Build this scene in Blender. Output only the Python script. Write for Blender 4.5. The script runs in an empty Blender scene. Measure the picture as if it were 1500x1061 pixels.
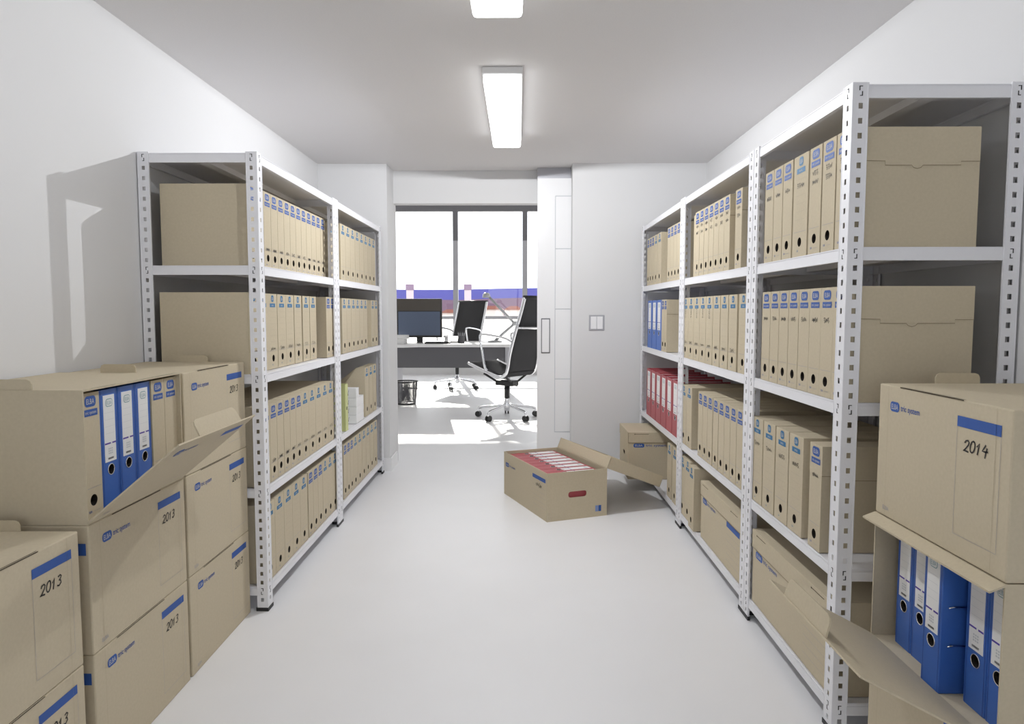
import bpy, bmesh, math, random
from mathutils import Vector, Matrix
random.seed(7)
scn = bpy.context.scene
COL = scn.collection
PI = math.pi
R = math.radians

# ------------------------------------------------------------------ materials
def srgb(r, g, b):
    def f(c):
        c /= 255.0
        return c / 12.92 if c <= 0.04045 else ((c + 0.055) / 1.055) ** 2.4
    return (f(r), f(g), f(b), 1.0)

def mat(name, col, rough=0.5, metal=0.0, spec=0.5, noise=0.0, nscale=60.0, bump=0.0, bscale=300.0, emit=None, estr=0.0, coat=0.0):
    m = bpy.data.materials.new(name)
    m.use_nodes = True
    nt = m.node_tree
    b = nt.nodes['Principled BSDF']
    b.inputs['Base Color'].default_value = col
    b.inputs['Roughness'].default_value = rough
    b.inputs['Metallic'].default_value = metal
    b.inputs['Specular IOR Level'].default_value = spec
    b.inputs['Coat Weight'].default_value = coat
    if emit:
        b.inputs['Emission Color'].default_value = emit
        b.inputs['Emission Strength'].default_value = estr
    if noise > 0 or bump > 0:
        tc = nt.nodes.new('ShaderNodeTexCoord')
        if noise > 0:
            n = nt.nodes.new('ShaderNodeTexNoise')
            n.inputs['Scale'].default_value = nscale
            n.inputs['Detail'].default_value = 6
            nt.links.new(tc.outputs['Object'], n.inputs['Vector'])
            r = nt.nodes.new('ShaderNodeValToRGB')
            lo = [max(0, c * (1 - noise)) for c in col[:3]] + [1]
            hi = [min(1, c * (1 + noise)) for c in col[:3]] + [1]
            r.color_ramp.elements[0].position = 0.3
            r.color_ramp.elements[1].position = 0.7
            r.color_ramp.elements[0].color = lo
            r.color_ramp.elements[1].color = hi
            nt.links.new(n.outputs['Fac'], r.inputs['Fac'])
            nt.links.new(r.outputs['Color'], b.inputs['Base Color'])
        if bump > 0:
            n2 = nt.nodes.new('ShaderNodeTexNoise')
            n2.inputs['Scale'].default_value = bscale
            n2.inputs['Detail'].default_value = 3
            nt.links.new(tc.outputs['Object'], n2.inputs['Vector'])
            bp = nt.nodes.new('ShaderNodeBump')
            bp.inputs['Strength'].default_value = bump
            bp.inputs['Distance'].default_value = 0.002
            nt.links.new(n2.outputs['Fac'], bp.inputs['Height'])
            nt.links.new(bp.outputs['Normal'], b.inputs['Normal'])
    return m

M = dict(
    wall=mat('wall_paint', (0.69, 0.69, 0.695, 1), 0.7, bump=0.08, bscale=400),
    ceil=mat('ceiling_paint', (0.73, 0.715, 0.71, 1), 0.9, noise=0.02, nscale=220, bump=0.15, bscale=500),
    floor=mat('floor_coating', (0.82, 0.82, 0.835, 1), 0.38, spec=0.35, noise=0.012, nscale=3),
    kraft=mat('kraft_board', (0.53, 0.46, 0.335, 1), 0.8, spec=0.25, noise=0.03, nscale=120, bump=0.04, bscale=500),
    kraftdark=mat('kraft_slit', (0.05, 0.035, 0.02, 1), 0.9),
    kraftline=mat('kraft_lid_edge_shade', (0.26, 0.21, 0.14, 1), 0.9),  # darker kraft, painted along lid edges as their shadow line
    crease=mat('kraft_fold', (0.42, 0.355, 0.25, 1), 0.9),
    frame=mat('printed_frame_ink', (0.34, 0.33, 0.36, 1), 0.8),
    rule=mat('printed_rule_ink', (0.42, 0.36, 0.28, 1), 0.8),
    royal=mat('royal_blue_ink', (0.022, 0.085, 0.33, 1), 0.6),
    cyan=mat('sky_blue_ink', (0.025, 0.15, 0.31, 1), 0.6),
    pale=mat('pale_print', (0.50, 0.50, 0.50, 1), 0.7),
    ink=mat('marker_ink', (0.012, 0.010, 0.010, 1), 0.6),
    hole=mat('dark_interior', (0.018, 0.013, 0.010, 1), 0.9),
    steel=mat('grey_white_steel', (0.78, 0.78, 0.81, 1), 0.42, spec=0.5, noise=0.015, nscale=500),
    slot=mat('slot_shadow_dark', (0.02, 0.02, 0.02, 1), 0.8),
    foot=mat('black_foot', (0.012, 0.012, 0.013, 1), 0.5),
    blue=mat('blue_board', (0.042, 0.135, 0.48, 1), 0.42, bump=0.04, bscale=600),
    bluein=mat('blue_inner_board', (0.012, 0.03, 0.20, 1), 0.5),
    red=mat('red_board', (0.40, 0.065, 0.08, 1), 0.42, bump=0.04, bscale=600),
    redin=mat('red_inner_board', (0.25, 0.012, 0.02, 1), 0.5),
    paper=mat('white_paper', (0.80, 0.80, 0.80, 1), 0.6),
    purple=mat('purple_stripe', (0.10, 0.06, 0.36, 1), 0.6),
    greylogo=mat('grey_green_print', (0.28, 0.42, 0.45, 1), 0.7),
    greyline=mat('grey_rule', (0.55, 0.57, 0.60, 1), 0.7),
    chrome=mat('chrome', (0.86, 0.87, 0.90, 1), 0.10, metal=1.0),
    black=mat('black_sling', (0.065, 0.065, 0.068, 1), 0.9, spec=0.0, bump=0.2, bscale=900),
    blackp=mat('black_plastic', (0.015, 0.015, 0.016, 1), 0.35),
    screen=mat('monitor_screen', (0.10, 0.13, 0.20, 1), 0.25),  # bluish base colour imitates a reflection on the screen
    brown=mat('monitor_brow', (0.07, 0.06, 0.05, 1), 0.4),
    white=mat('white_lacquer', (0.82, 0.82, 0.83, 1), 0.35),
    charcoal=mat('charcoal_panel', (0.12, 0.12, 0.13, 1), 0.6),
    alu=mat('grey_aluminium', (0.16, 0.16, 0.175, 1), 0.45, metal=0.3),
    alul=mat('pale_aluminium', (0.42, 0.42, 0.45, 1), 0.45, metal=0.3),
    lamparm=mat('grey_lamp_metal', (0.42, 0.43, 0.45, 1), 0.35, metal=0.4),
    green=mat('pale_green_board', (0.55, 0.58, 0.26, 1), 0.6),
    base=mat('lamp_base_white', (0.75, 0.75, 0.75, 1), 0.5),
    lit=mat('lit_diffuser', (0.9, 0.9, 0.9, 1), 0.5, emit=(0.98, 0.99, 1, 1), estr=3.0),
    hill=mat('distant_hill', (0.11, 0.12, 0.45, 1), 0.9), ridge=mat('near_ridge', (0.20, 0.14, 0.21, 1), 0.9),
    roof=mat('rooftop_brown', (0.30, 0.13, 0.10, 1), 0.9),
    orange=mat('rooftop_orange', (0.60, 0.30, 0.16, 1), 0.9),
    render=mat('white_render', (0.8, 0.78, 0.74, 1), 0.9),
    tower=mat('pale_tower', (0.45, 0.38, 0.42, 1), 0.9),
)
g = bpy.data.materials.new('window_glass')
g.use_nodes = True
nt = g.node_tree
nt.nodes.remove(nt.nodes['Principled BSDF'])
tr = nt.nodes.new('ShaderNodeBsdfTransparent')
gl = nt.nodes.new('ShaderNodeBsdfGlossy')
gl.inputs['Roughness'].default_value = 0.02
mx = nt.nodes.new('ShaderNodeMixShader')
mx.inputs[0].default_value = 0.04
nt.links.new(tr.outputs[0], mx.inputs[1]); nt.links.new(gl.outputs[0], mx.inputs[2])
nt.links.new(mx.outputs[0], nt.nodes['Material Output'].inputs['Surface'])
M['glass'] = g

# ------------------------------------------------------------------ text outlines
_tc = {}
def text_geo(s):
    if s not in _tc:
        c = bpy.data.curves.new('txt', 'FONT')
        c.body = s; c.size = 1.0; c.resolution_u = 2; c.offset = 0.008
        o = bpy.data.objects.new('txt', c); COL.objects.link(o)
        dg = bpy.context.evaluated_depsgraph_get()
        me = bpy.data.meshes.new_from_object(o.evaluated_get(dg))
        vs = [(v.co.x, v.co.y) for v in me.vertices]
        fs = [tuple(p.vertices) for p in me.polygons]
        x0 = min(v[0] for v in vs); x1 = max(v[0] for v in vs)
        y0 = min(v[1] for v in vs); y1 = max(v[1] for v in vs)
        _tc[s] = ([(a - x0, b - y0) for a, b in vs], fs, x1 - x0, y1 - y0)
        bpy.data.objects.remove(o); bpy.data.curves.remove(c); bpy.data.meshes.remove(me)
    return _tc[s]

# ------------------------------------------------------------------ mesh builder
class MB:
    def __init__(s):
        s.v = []; s.f = []; s.m = []
    def add(s, vs, fs, mi=0):
        o = len(s.v)
        s.v += [tuple(v) for v in vs]
        s.f += [tuple(i + o for i in f) for f in fs]
        s.m += [mi] * len(fs)
    def box(s, x0, x1, y0, y1, z0, z1, mi=0):
        s.add([(x0, y0, z0), (x1, y0, z0), (x1, y1, z0), (x0, y1, z0), (x0, y0, z1), (x1, y0, z1), (x1, y1, z1), (x0, y1, z1)],
              [(0, 3, 2, 1), (4, 5, 6, 7), (0, 1, 5, 4), (1, 2, 6, 5), (2, 3, 7, 6), (3, 0, 4, 7)], mi)
    def bbox(s, x0, x1, y0, y1, z0, z1, b=0.002, mi=0):
        bm = bmesh.new()
        bmesh.ops.create_cube(bm, size=1.0)
        for v in bm.verts:
            v.co = Vector(((x0 + x1) / 2 + v.co.x * (x1 - x0), (y0 + y1) / 2 + v.co.y * (y1 - y0), (z0 + z1) / 2 + v.co.z * (z1 - z0)))
        bmesh.ops.bevel(bm, geom=list(bm.edges), offset=b, segments=2, profile=0.5, affect='EDGES')
        bm.verts.index_update()
        s.add([v.co[:] for v in bm.verts], [[v.index for v in f.verts] for f in bm.faces], mi)
        bm.free()
    def obox(s, O, a, b, c, mi=0):
        O, a, b, c = Vector(O), Vector(a), Vector(b), Vector(c)
        P = [O, O + a, O + a + b, O + b, O + c, O + a + c, O + a + b + c, O + b + c]
        s.add([p[:] for p in P], [(0, 3, 2, 1), (4, 5, 6, 7), (0, 1, 5, 4), (1, 2, 6, 5), (2, 3, 7, 6), (3, 0, 4, 7)], mi)
    def prism(s, poly, axis, a0, a1, mi=0):
        def pt(p, a):
            return {'x': (a, p[0], p[1]), 'y': (p[0], a, p[1]), 'z': (p[0], p[1], a)}[axis]
        n = len(poly)
        vs = [pt(p, a0) for p in poly] + [pt(p, a1) for p in poly]
        fs = [tuple(range(n - 1, -1, -1)), tuple(range(n, 2 * n))] + [(i, (i + 1) % n, n + (i + 1) % n, n + i) for i in range(n)]
        s.add(vs, fs, mi)
    def quad(s, O, u, v, mi=0):
        O, u, v = Vector(O), Vector(u), Vector(v)
        s.add([O[:], (O + u)[:], (O + u + v)[:], (O + v)[:]], [(0, 1, 2, 3)], mi)
    def tube(s, path, r, n=10, mi=0, closed=False):
        P = [Vector(p) for p in path]
        rings = []
        up = None
        m = len(P)
        for i in range(m):
            if closed:
                t = (P[(i + 1) % m] - P[i - 1]).normalized()
            else:
                t = (P[min(i + 1, m - 1)] - P[max(i - 1, 0)]).normalized()
            if up is None:
                up = Vector((0, 0, 1)) if abs(t.z) < 0.9 else Vector((1, 0, 0))
            a = t.cross(up).normalized(); up = a.cross(t).normalized()
            rr = r[i] if isinstance(r, (list, tuple)) else r
            rings.append([(P[i] + (a * math.cos(2 * PI * k / n) + up * math.sin(2 * PI * k / n)) * rr)[:] for k in range(n)])
        vs = [p for q in rings for p in q]
        fs = []
        for i in range(m if closed else m - 1):
            j = (i + 1) % m
            for k in range(n):
                fs.append((i * n + k, i * n + (k + 1) % n, j * n + (k + 1) % n, j * n + k))
        if not closed:
            fs.append(tuple(range(n - 1, -1, -1))); fs.append(tuple((m - 1) * n + k for k in range(n)))
        s.add(vs, fs, mi)
    def lathe(s, prof, c=(0, 0, 0), n=20, mi=0):
        vs = []; fs = []
        m = len(prof)
        for r, z in prof:
            for k in range(n):
                vs.append((c[0] + r * math.cos(2 * PI * k / n), c[1] + r * math.sin(2 * PI * k / n), c[2] + z))
        for i in range(m - 1):
            for k in range(n):
                fs.append((i * n + k, i * n + (k + 1) % n, (i + 1) * n + (k + 1) % n, (i + 1) * n + k))
        fs.append(tuple(range(n - 1, -1, -1))); fs.append(tuple((m - 1) * n + k for k in range(n)))
        s.add(vs, fs, mi)
    def flat(s, O, u, v, pts, mi=0):
        O, u, v = Vector(O), Vector(u), Vector(v)
        s.add([(O + u * a + v * b)[:] for a, b in pts], [tuple(range(len(pts)))], mi)
    def pill(s, O, u, v, cx, cy, w, h, r, mi=0, n=5):
        pts = []
        for (sx, sy, a0) in ((1, -1, -PI / 2), (1, 1, 0), (-1, 1, PI / 2), (-1, -1, PI)):
            for k in range(n + 1):
                a = a0 + PI / 2 * k / n
                pts.append((cx + sx * (w / 2 - r) + r * math.cos(a), cy + sy * (h / 2 - r) + r * math.sin(a)))
        s.flat(O, u, v, pts, mi)
    def text(s, t, O, u, v, cx, cy, w=None, h=None, mi=0, left=False):
        vs, fs, tw, th = text_geo(t)
        O, u, v = Vector(O), Vector(u), Vector(v)
        kx = (w / tw) if w else (h / th)
        ky = (h / th) if h else kx
        ox = cx if left else cx - tw * kx / 2
        oy = cy - th * ky / 2
        s.add([(O + u * (ox + a * kx) + v * (oy + b * ky))[:] for a, b in vs], fs, mi)
    def stroke(s, O, u, v, pts, w, mi=0):
        O, u, v = Vector(O), Vector(u), Vector(v)
        L = []; Rr = []
        m = len(pts)
        for i in range(m):
            a = pts[max(i - 1, 0)]; b = pts[min(i + 1, m - 1)]
            dx, dy = b[0] - a[0], b[1] - a[1]
            d = math.hypot(dx, dy) or 1
            nx, ny = -dy / d * w / 2, dx / d * w / 2
            L.append((pts[i][0] + nx, pts[i][1] + ny)); Rr.append((pts[i][0] - nx, pts[i][1] - ny))
        vs = [(O + u * a + v * b)[:] for a, b in L + Rr]
        s.add(vs, [(i, i + 1, m + i + 1, m + i) for i in range(m - 1)], mi)
    def mesh(s, name, mats, smooth=False, fix=True):
        me = bpy.data.meshes.new(name)
        me.from_pydata(s.v, [], s.f)
        for m in mats: me.materials.append(m)
        for p, mi in zip(me.polygons, s.m):
            p.material_index = mi; p.use_smooth = smooth
        if fix:
            bm = bmesh.new(); bm.from_mesh(me)
            bmesh.ops.recalc_face_normals(bm, faces=list(bm.faces))
            bm.to_mesh(me); bm.free()
        me.update()
        return me
    def build(s, name, mats, parent=None, smooth=False, fix=True):
        if not isinstance(mats, (list, tuple)): mats = [mats]
        return link(name, s.mesh(name, mats, smooth, fix), parent)

def link(name, me, parent=None):
    o = bpy.data.objects.new(name, me)
    COL.objects.link(o)
    if parent: o.parent = parent
    return o
def empty(name, loc=(0, 0, 0), rot=0.0):
    o = bpy.data.objects.new(name, None)
    o.empty_display_size = 0.05
    COL.objects.link(o); o.location = loc; o.rotation_euler = (0, 0, rot)
    return o
def tag(o, label, cat, group=None):
    o['label'] = label; o['category'] = cat
    if group: o['group'] = group
    return o
def struct(o):
    o['kind'] = 'structure'
    return o
def smooth_path(pts, n=6):
    P = [Vector(p) for p in pts]
    out = []
    for i in range(len(P) - 1):
        p0 = P[max(i - 1, 0)]; p1 = P[i]; p2 = P[i + 1]; p3 = P[min(i + 2, len(P) - 1)]
        for k in range(n):
            t = k / n
            out.append(0.5 * ((2 * p1) + (p2 - p0) * t + (2 * p0 - 5 * p1 + 4 * p2 - p3) * t * t + (3 * p1 - p0 - 3 * p2 + p3) * t ** 3))
    out.append(P[-1])
    return out

# ------------------------------------------------------------------ room
XW, XE, YB, ZC = -1.441, 1.337, 5.145, 2.227
OL, OR, YR = -0.947, 0.384, 5.405          # door opening and the far face of its wall
Y0 = -2.7
def room(name, boxes, m):
    b = MB()
    for q in boxes: b.box(*q)
    return struct(b.build(name, M[m]))
room('floor', [(-6, 5, Y0 - 0.1, 13.3, -0.12, 0.0)], 'floor')
room('ceiling', [(XW - 0.12, XE + 0.12, Y0 - 0.1, YR - 0.001, ZC, ZC + 0.12)], 'ceil')
room('wall_left', [(XW - 0.12, XW, Y0 - 0.1, YB, 0, ZC)], 'wall')
room('wall_right', [(XE, XE + 0.12, Y0 - 0.1, YB, 0, ZC)], 'wall')
room('wall_rear', [(XW, -1.30, Y0 - 0.1, Y0, 0, ZC), (1.20, XE, Y0 - 0.1, Y0, 0, ZC), (-1.30, 1.20, Y0 - 0.1, Y0, 0, 0.15), (-1.30, 1.20, Y0 - 0.1, Y0, 2.15, ZC)], 'wall')
rw = struct(empty('window_8', (-0.05, Y0 - 0.05, 0.15)))  # unseen window, added behind the camera to let in front fill light
b = MB()
for x in (-1.25, -0.03, 1.19): b.box(x, x + 0.06, -0.03, 0.03, 0, 2.0)
for z in (0, 1.94): b.box(-1.19, 1.19, -0.028, 0.028, z, z + 0.06)
b.build('window_frame', M['alul'], rw)
b = MB(); b.box(-1.19, -0.03, -0.003, 0.003, 0.06, 1.94); b.box(0.03, 1.19, -0.003, 0.003, 0.06, 1.94); b.build('window_pane', M['glass'], rw)
room('wall_back_left', [(XW - 0.12, OL, YB, YR - 0.001, 0, ZC)], 'wall')
room('wall_back_right', [(OR, XE + 0.12, YB, 5.265, 0, ZC), (OR + 0.02, XE + 0.12, 5.335, YR - 0.001, 0, ZC)], 'wall')
# office side
room('wall_office_near', [(-6, OL, YR, YR + 0.1, 0, 3.3), (OR + 0.02, 5, YR, YR + 0.1, 0, 3.3), (OL, OR + 0.02, YR, YR + 0.1, 1.984, 3.3)], 'wall')
room('wall_office_left', [(-6.1, -6, YR, 13.2, 0, 3.3)], 'wall')
room('wall_office_right', [(5, 5.1, YR, 13.2, 0, 3.3)], 'wall')
room('ceiling_office', [(-6.1, 5.1, YR, 13.3, 3.3, 3.4)], 'wall')
room('wall_office_far', [(-6, 5, 13.0, 13.18, 0, 0.55), (-6, 5, 13.0, 13.18, 3.12, 3.3)], 'wall')
# skirting
for nm, boxes in (('baseboard_back_left', [(XW, OL + 0.012, YB - 0.012, YB, 0, 0.095), (OL, OL + 0.012, YB, YR, 0, 0.095)]),
                  ('baseboard_back_right', [(OR - 0.012, XE, YB - 0.012, YB, 0, 0.095)])):
    b = MB()
    for q in boxes: b.box(*q)
    struct(b.build(nm, M['white']))
# sliding door
b = MB()
DX0, DX1 = 0.137, 1.05
b.box(DX0, DX1, 5.28, 5.32, 0.004, 2.147)
door = struct(b.build('door_1', M['white']))
b = MB()
zs = [0.27, 0.669, 1.19, 1.634, 2.018]
for i in range(4):
    b.bbox(0.272, 0.95, 5.276, 5.281, zs[i] + 0.003, zs[i + 1] - 0.003, 0.001)
b.build('door_panel', M['white'], door)
b = MB()
b.box(0.2665, 0.2705, 5.2785, 5.2802, 0.27, 2.018)
for z in zs: b.box(0.268, 0.95, 5.2785, 5.2802, z - 0.003, z + 0.003)
b.build('door_groove', M['greyline'], door)
b = MB()
b.bbox(0.166, 0.232, 5.274, 5.281, 0.862, 1.122, 0.002)
h = b.build('door_handle', M['alu'], door)
b = MB()
b.bbox(0.172, 0.226, 5.2715, 5.2755, 0.870, 1.114, 0.002)
b.build('handle_plate', M['white'], h)
b = MB()
b.box(DX0, OR, 5.30, 5.40, 2.15, ZC)
b.build('door_rail', M['alul'], door)
# windows: one frame with mullions and transoms, panes as sub objects
WY = 13.09
MUL = [-4.97, -3.70, -2.43, -1.16, 0.11, 1.38, 2.65, 3.92]
for i in range(len(MUL) - 1):
    x0, x1 = MUL[i], MUL[i + 1]
    w = struct(empty('window_%d' % (i + 1), ((x0 + x1) / 2, WY, 0.55)))
    hx = (x1 - x0) / 2
    b = MB()
    b.box(-hx + 0.045, hx - 0.045, -0.05, 0.05, 2.43, 2.55)
    for sx in (-1, 1):
        b.box(sx * (hx - 0.0225) - 0.0225, sx * (hx - 0.0225) + 0.0225, -0.06, 0.06, 1.90, 2.565)
    b.build('window_frame', M['alu'], w)
    b = MB()
    b.box(-hx + 0.045, hx - 0.045, -0.05, 0.05, 0.47, 0.53)
    b.box(-hx + 0.045, hx - 0.045, -0.05, 0.05, 0, 0.05)
    for sx in (-1, 1):
        b.box(sx * (hx - 0.0225) - 0.0225, sx * (hx - 0.0225) + 0.0225, -0.06, 0.06, 0, 1.90)
    b.build('lower_frame', M['alul'], w)
    b = MB()
    b.box(-hx + 0.045, hx - 0.045, -0.004, 0.004, 0.05, 0.47)
    b.box(-hx + 0.045, hx - 0.045, -0.004, 0.004, 0.53, 2.43)
    b.build('window_pane', M['glass'], w)
# light switch
sw = tag(empty('light_switch', (0.5635, YB, 1.0915)), 'white double rocker light switch on the wall right of the doorway', 'switch')
b = MB(); b.bbox(-0.056, 0.056, -0.006, 0.0, -0.056, 0.056, 0.002); b.build('switch_frame', M['alul'], sw)
for sx in (-1, 1):
    b = MB(); b.bbox(sx * 0.0225 - 0.021, sx * 0.0225 + 0.021, -0.011, -0.005, -0.045, 0.045, 0.002); b.build('rocker', M['white'], sw)

# ------------------------------------------------------------------ ceiling lamps
def lamp(yc, label):
    t = tag(empty('ceiling_light', (-0.072, yc, ZC)), label, 'ceiling lamp', 'ceiling lamps along the aisle')
    b = MB(); b.bbox(-0.088, 0.088, -0.61, 0.61, -0.032, 0.0, 0.006); b.build('lamp_base', M['base'], t)
    b = MB(); b.bbox(-0.083, 0.083, -0.603, 0.603, -0.075, -0.034, 0.014); b.build('diffuser', M['lit'], t, smooth=False)
    return t
lamp(3.735, 'lit oblong ceiling lamp hanging nearer the doorway')
lamp(1.845, 'lit oblong ceiling lamp cut by the top edge of the photo')
lamp(-0.045, 'oblong ceiling lamp above the camera, added out of view for front fill')  # unseen lamp, added to brighten faces turned to the camera
for i, (y, e) in enumerate(((3.735, 62.0), (1.845, 16.0), (-0.045, 2.5))):  # the last point belongs to the added fill lamp
    L = bpy.data.lights.new('lamp_tube', 'POINT'); L.energy = e; L.shadow_soft_size = 0.004; L.color = (0.965, 0.98, 1.0)
    o = bpy.data.objects.new('lamp_tube', L); COL.objects.link(o); o.location = (-0.072, y, 2.1465)

# ------------------------------------------------------------------ shelving units
ZL_L = [0.097, 0.487, 0.934, 1.351, 1.772]
ZL_R = [0.085, 0.470, 0.930, 1.349, 1.772]
_posts = {}
def post_mesh(sx, sy, zl, key):
    k = (sx, sy, key)
    if k in _posts: return _posts[k]
    b = MB()
    H = 1.776; t = 0.002
    hz = []; sl = []
    hz.append(zl[0] - 0.052)
    for i in range(4):
        a, c = zl[i] - 0.018, zl[i + 1] - 0.018
        n = 10
        for j in range(1, n + 1): hz.append(a + (c - a) * j / (n + 1))
    sl = [z - 0.018 for z in zl]
    hz.sort()
    def flange(w, hw, plane):
        hh = 0.0075
        cx = w * 0.52
        segs = []
        z = 0.004
        for q in hz:
            segs.append((z, q - hh)); z = q + hh
        segs.append((z, H))
        def bx(u0, u1, z0, z1, d0=0.0, d1=t, mi=0):
            if plane == 'A':   # normal to y, runs along -x
                X = sorted((-sx * u0, -sx * u1)); Y = sorted((sy * d0, sy * d1))
            else:              # normal to x, runs along +y
                Y = sorted((sy * u0, sy * u1)); X = sorted((-sx * d0, -sx * d1))
            b.box(X[0], X[1], Y[0], Y[1], z0, z1, mi)
        bx(0, cx - hw, 0.004, H); bx(cx + hw, w, 0.004, H)
        for z0, z1 in segs: bx(cx - hw, cx + hw, z0, z1)
        bx(w - 0.0035, w, 0.004, H, -0.0008, t + 0.004)      # folded edge
        bx(0.0, 0.004, 0.004, H, -0.0008, t)
        for z in sl:          # hook slots
            e = -0.0006
            bx(cx - 0.005, cx + 0.004, z + 0.011, z + 0.013, e, 0.0005, 1)
            bx(cx - 0.005, cx - 0.0025, z + 0.001, z + 0.013, e, 0.0005, 1)
            bx(cx + 0.002, cx + 0.0045, z - 0.012, z - 0.001, e, 0.0005, 1)
            bx(cx - 0.003, cx + 0.0045, z - 0.013, z - 0.011, e, 0.0005, 1)
    flange(0.042, 0.0058, 'A')
    flange(0.052, 0.0058, 'B')
    f = MB()
    X = sorted((0.002 * sx, -sx * 0.046)); Y = sorted((-0.002 * sy, sy * 0.008)); f.box(X[0], X[1], Y[0], Y[1], 0, 0.014)
    X = sorted((0.002 * sx, -sx * 0.008)); Y = sorted((sy * 0.008, sy * 0.056)); f.box(X[0], X[1], Y[0], Y[1], 0, 0.014)
    _posts[k] = (b.mesh('post', [M['steel'], M['slot']]), f.mesh('foot', [M['foot']]))
    return _posts[k]

def shelf_unit(xf, xb, y0, y1, zl, key, label):
    s = 1 if xb < xf else -1        # +1: unit on the left (faces +x)
    t = tag(empty('shelving_unit', ((xf + xb) / 2, (y0 + y1) / 2, 0)), label, 'shelf unit', 'steel shelving units')
    ox, oy = (xf + xb) / 2, (y0 + y1) / 2
    for (cx, fx) in ((xf, s), (xb, -s)):
        for (cy, fy) in ((y0, 1), (y1, -1)):
            pm, fm = post_mesh(fx, fy, zl, key)
            p = link('post', pm, t); p.location = (cx - ox, cy - oy, 0)
            f = link('foot', fm, p)
    for z in zl:
        b = MB()
        xa, xc = sorted((xf - s * 0.0028, xb + s * 0.0028))
        ya, yc = y0 + 0.0028, y1 - 0.0028
        xa -= ox; xc -= ox; ya -= oy; yc -= oy
        b.box(xa, xc, ya, yc, z - 0.0035, z - 0.002)
        h = 0.034; tt = 0.0015
        for (X0, X1, Y0_, Y1_) in ((xa, xa + tt, ya, yc), (xc - tt, xc, ya, yc)):
            b.box(X0, X1, Y0_, Y1_, z - h, z - 0.009)
        b.box(xa, xc, ya, ya + tt, z - h, z - 0.009); b.box(xa, xc, yc - tt, yc, z - h, z - 0.009)
        i_ = 0.0018
        for (X0, X1, Y0_, Y1_) in ((xa + i_, xa + i_ + tt, ya + i_, yc - i_), (xc - tt - i_, xc - i_, ya + i_, yc - i_), (xa + i_, xc - i_, ya + i_, ya + i_ + tt), (xa + i_, xc - i_, yc - tt - i_, yc - i_)):
            b.box(X0, X1, Y0_, Y1_, z - 0.009, z)
        b.box(xa, xa + 0.012, ya, yc, z - h - tt, z - h); b.box(xc - 0.012, xc, ya, yc, z - h - tt, z - h)
        b.box(xa, xc, ya, ya + 0.012, z - h - tt, z - h); b.box(xa, xc, yc - 0.012, yc, z - h - tt, z - h)
        b.box(xa + 0.2, xa + 0.24, ya + 0.004, yc - 0.004, z - 0.026, z - 0.0036)   # stiffener under the board
        b.build('shelf_board', M['steel'], t)
    return t
LF, LB = -0.985, -1.436
RF, RB_ = 0.874, 1.330
shelf_unit(LF, LB, 2.700, 3.838, ZL_L, 'L', 'near white steel shelving unit along the left wall')
shelf_unit(LF, LB, 3.842, 5.100, ZL_L, 'L', 'far white steel shelving unit along the left wall, by the doorway')
shelf_unit(RF, RB_, 1.910, 2.688, ZL_R, 'R', 'nearest white steel shelving unit along the right wall')
shelf_unit(RF, RB_, 2.692, 3.828, ZL_R, 'R', 'middle one of three white steel shelving units on the right')
shelf_unit(RF, RB_, 3.832, 5.085, ZL_R, 'R', 'farthest white steel shelving unit on the right, with blue and red binders')

# ------------------------------------------------------------------ archive files
FH, FD = 0.315, 0.340
ED = 0.0007
X0v, Yv, Zv = Vector((ED, 0, 0)), Vector((0, 1, 0)), Vector((0, 0, 1))
_fm = {}
def file_body(w, hole=True):
    k = ('body', round(w, 4), hole)
    if k in _fm: return _fm[k]
    b = MB()
    hw = w / 2
    zc, r, n = 0.045, 0.0145, 20
    B = [(-FD, -hw, 0), (-FD, hw, 0), (-FD, hw, FH), (-FD, -hw, FH)]
    F = [(0, -hw, 0), (0, hw, 0), (0, hw, FH), (0, -hw, FH)]
    b.add(B + F, [(0, 3, 2, 1), (0, 1, 5, 4), (2, 3, 7, 6), (1, 2, 6, 5), (3, 0, 4, 7)])
    if hole:
        sq = 0.022
        b.add([(0, -hw, 0), (0, hw, 0), (0, hw, zc - sq), (0, -hw, zc - sq), (0, hw, zc + sq), (0, -hw, zc + sq), (0, hw, FH), (0, -hw, FH), (0, -sq, zc - sq), (0, sq, zc - sq), (0, sq, zc + sq), (0, -sq, zc + sq)],
              [(0, 1, 2, 9, 8, 3), (5, 11, 10, 4, 6, 7), (3, 8, 11, 5), (9, 2, 4, 10)])
        ring = [(r * math.cos(2 * PI * i / n), zc + r * math.sin(2 * PI * i / n)) for i in range(n)]
        sqp = []
        for i in range(n):
            c, s_ = math.cos(2 * PI * i / n), math.sin(2 * PI * i / n)
            q = sq / max(abs(c), abs(s_)); sqp.append((c * q, zc + s_ * q))
        b.add([(0, a, z) for a, z in ring] + [(0, a, z) for a, z in sqp], [(i, (i + 1) % n, n + (i + 1) % n, n + i) for i in range(n)])
        for sx, sz, lo, hi in ((1, 1, 2, 3), (-1, 1, 7, 8), (-1, -1, 12, 13), (1, -1, 17, 18)):
            b.add([(0, sqp[lo][0], sqp[lo][1]), (0, sx * sq, zc + sz * sq), (0, sqp[hi][0], sqp[hi][1])], [(0, 1, 2)])
    else:
        b.add(F, [(0, 1, 2, 3)])
    _fm[k] = b.mesh('archive_file', [M['kraft']], fix=False)
    return _fm[k]
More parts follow.
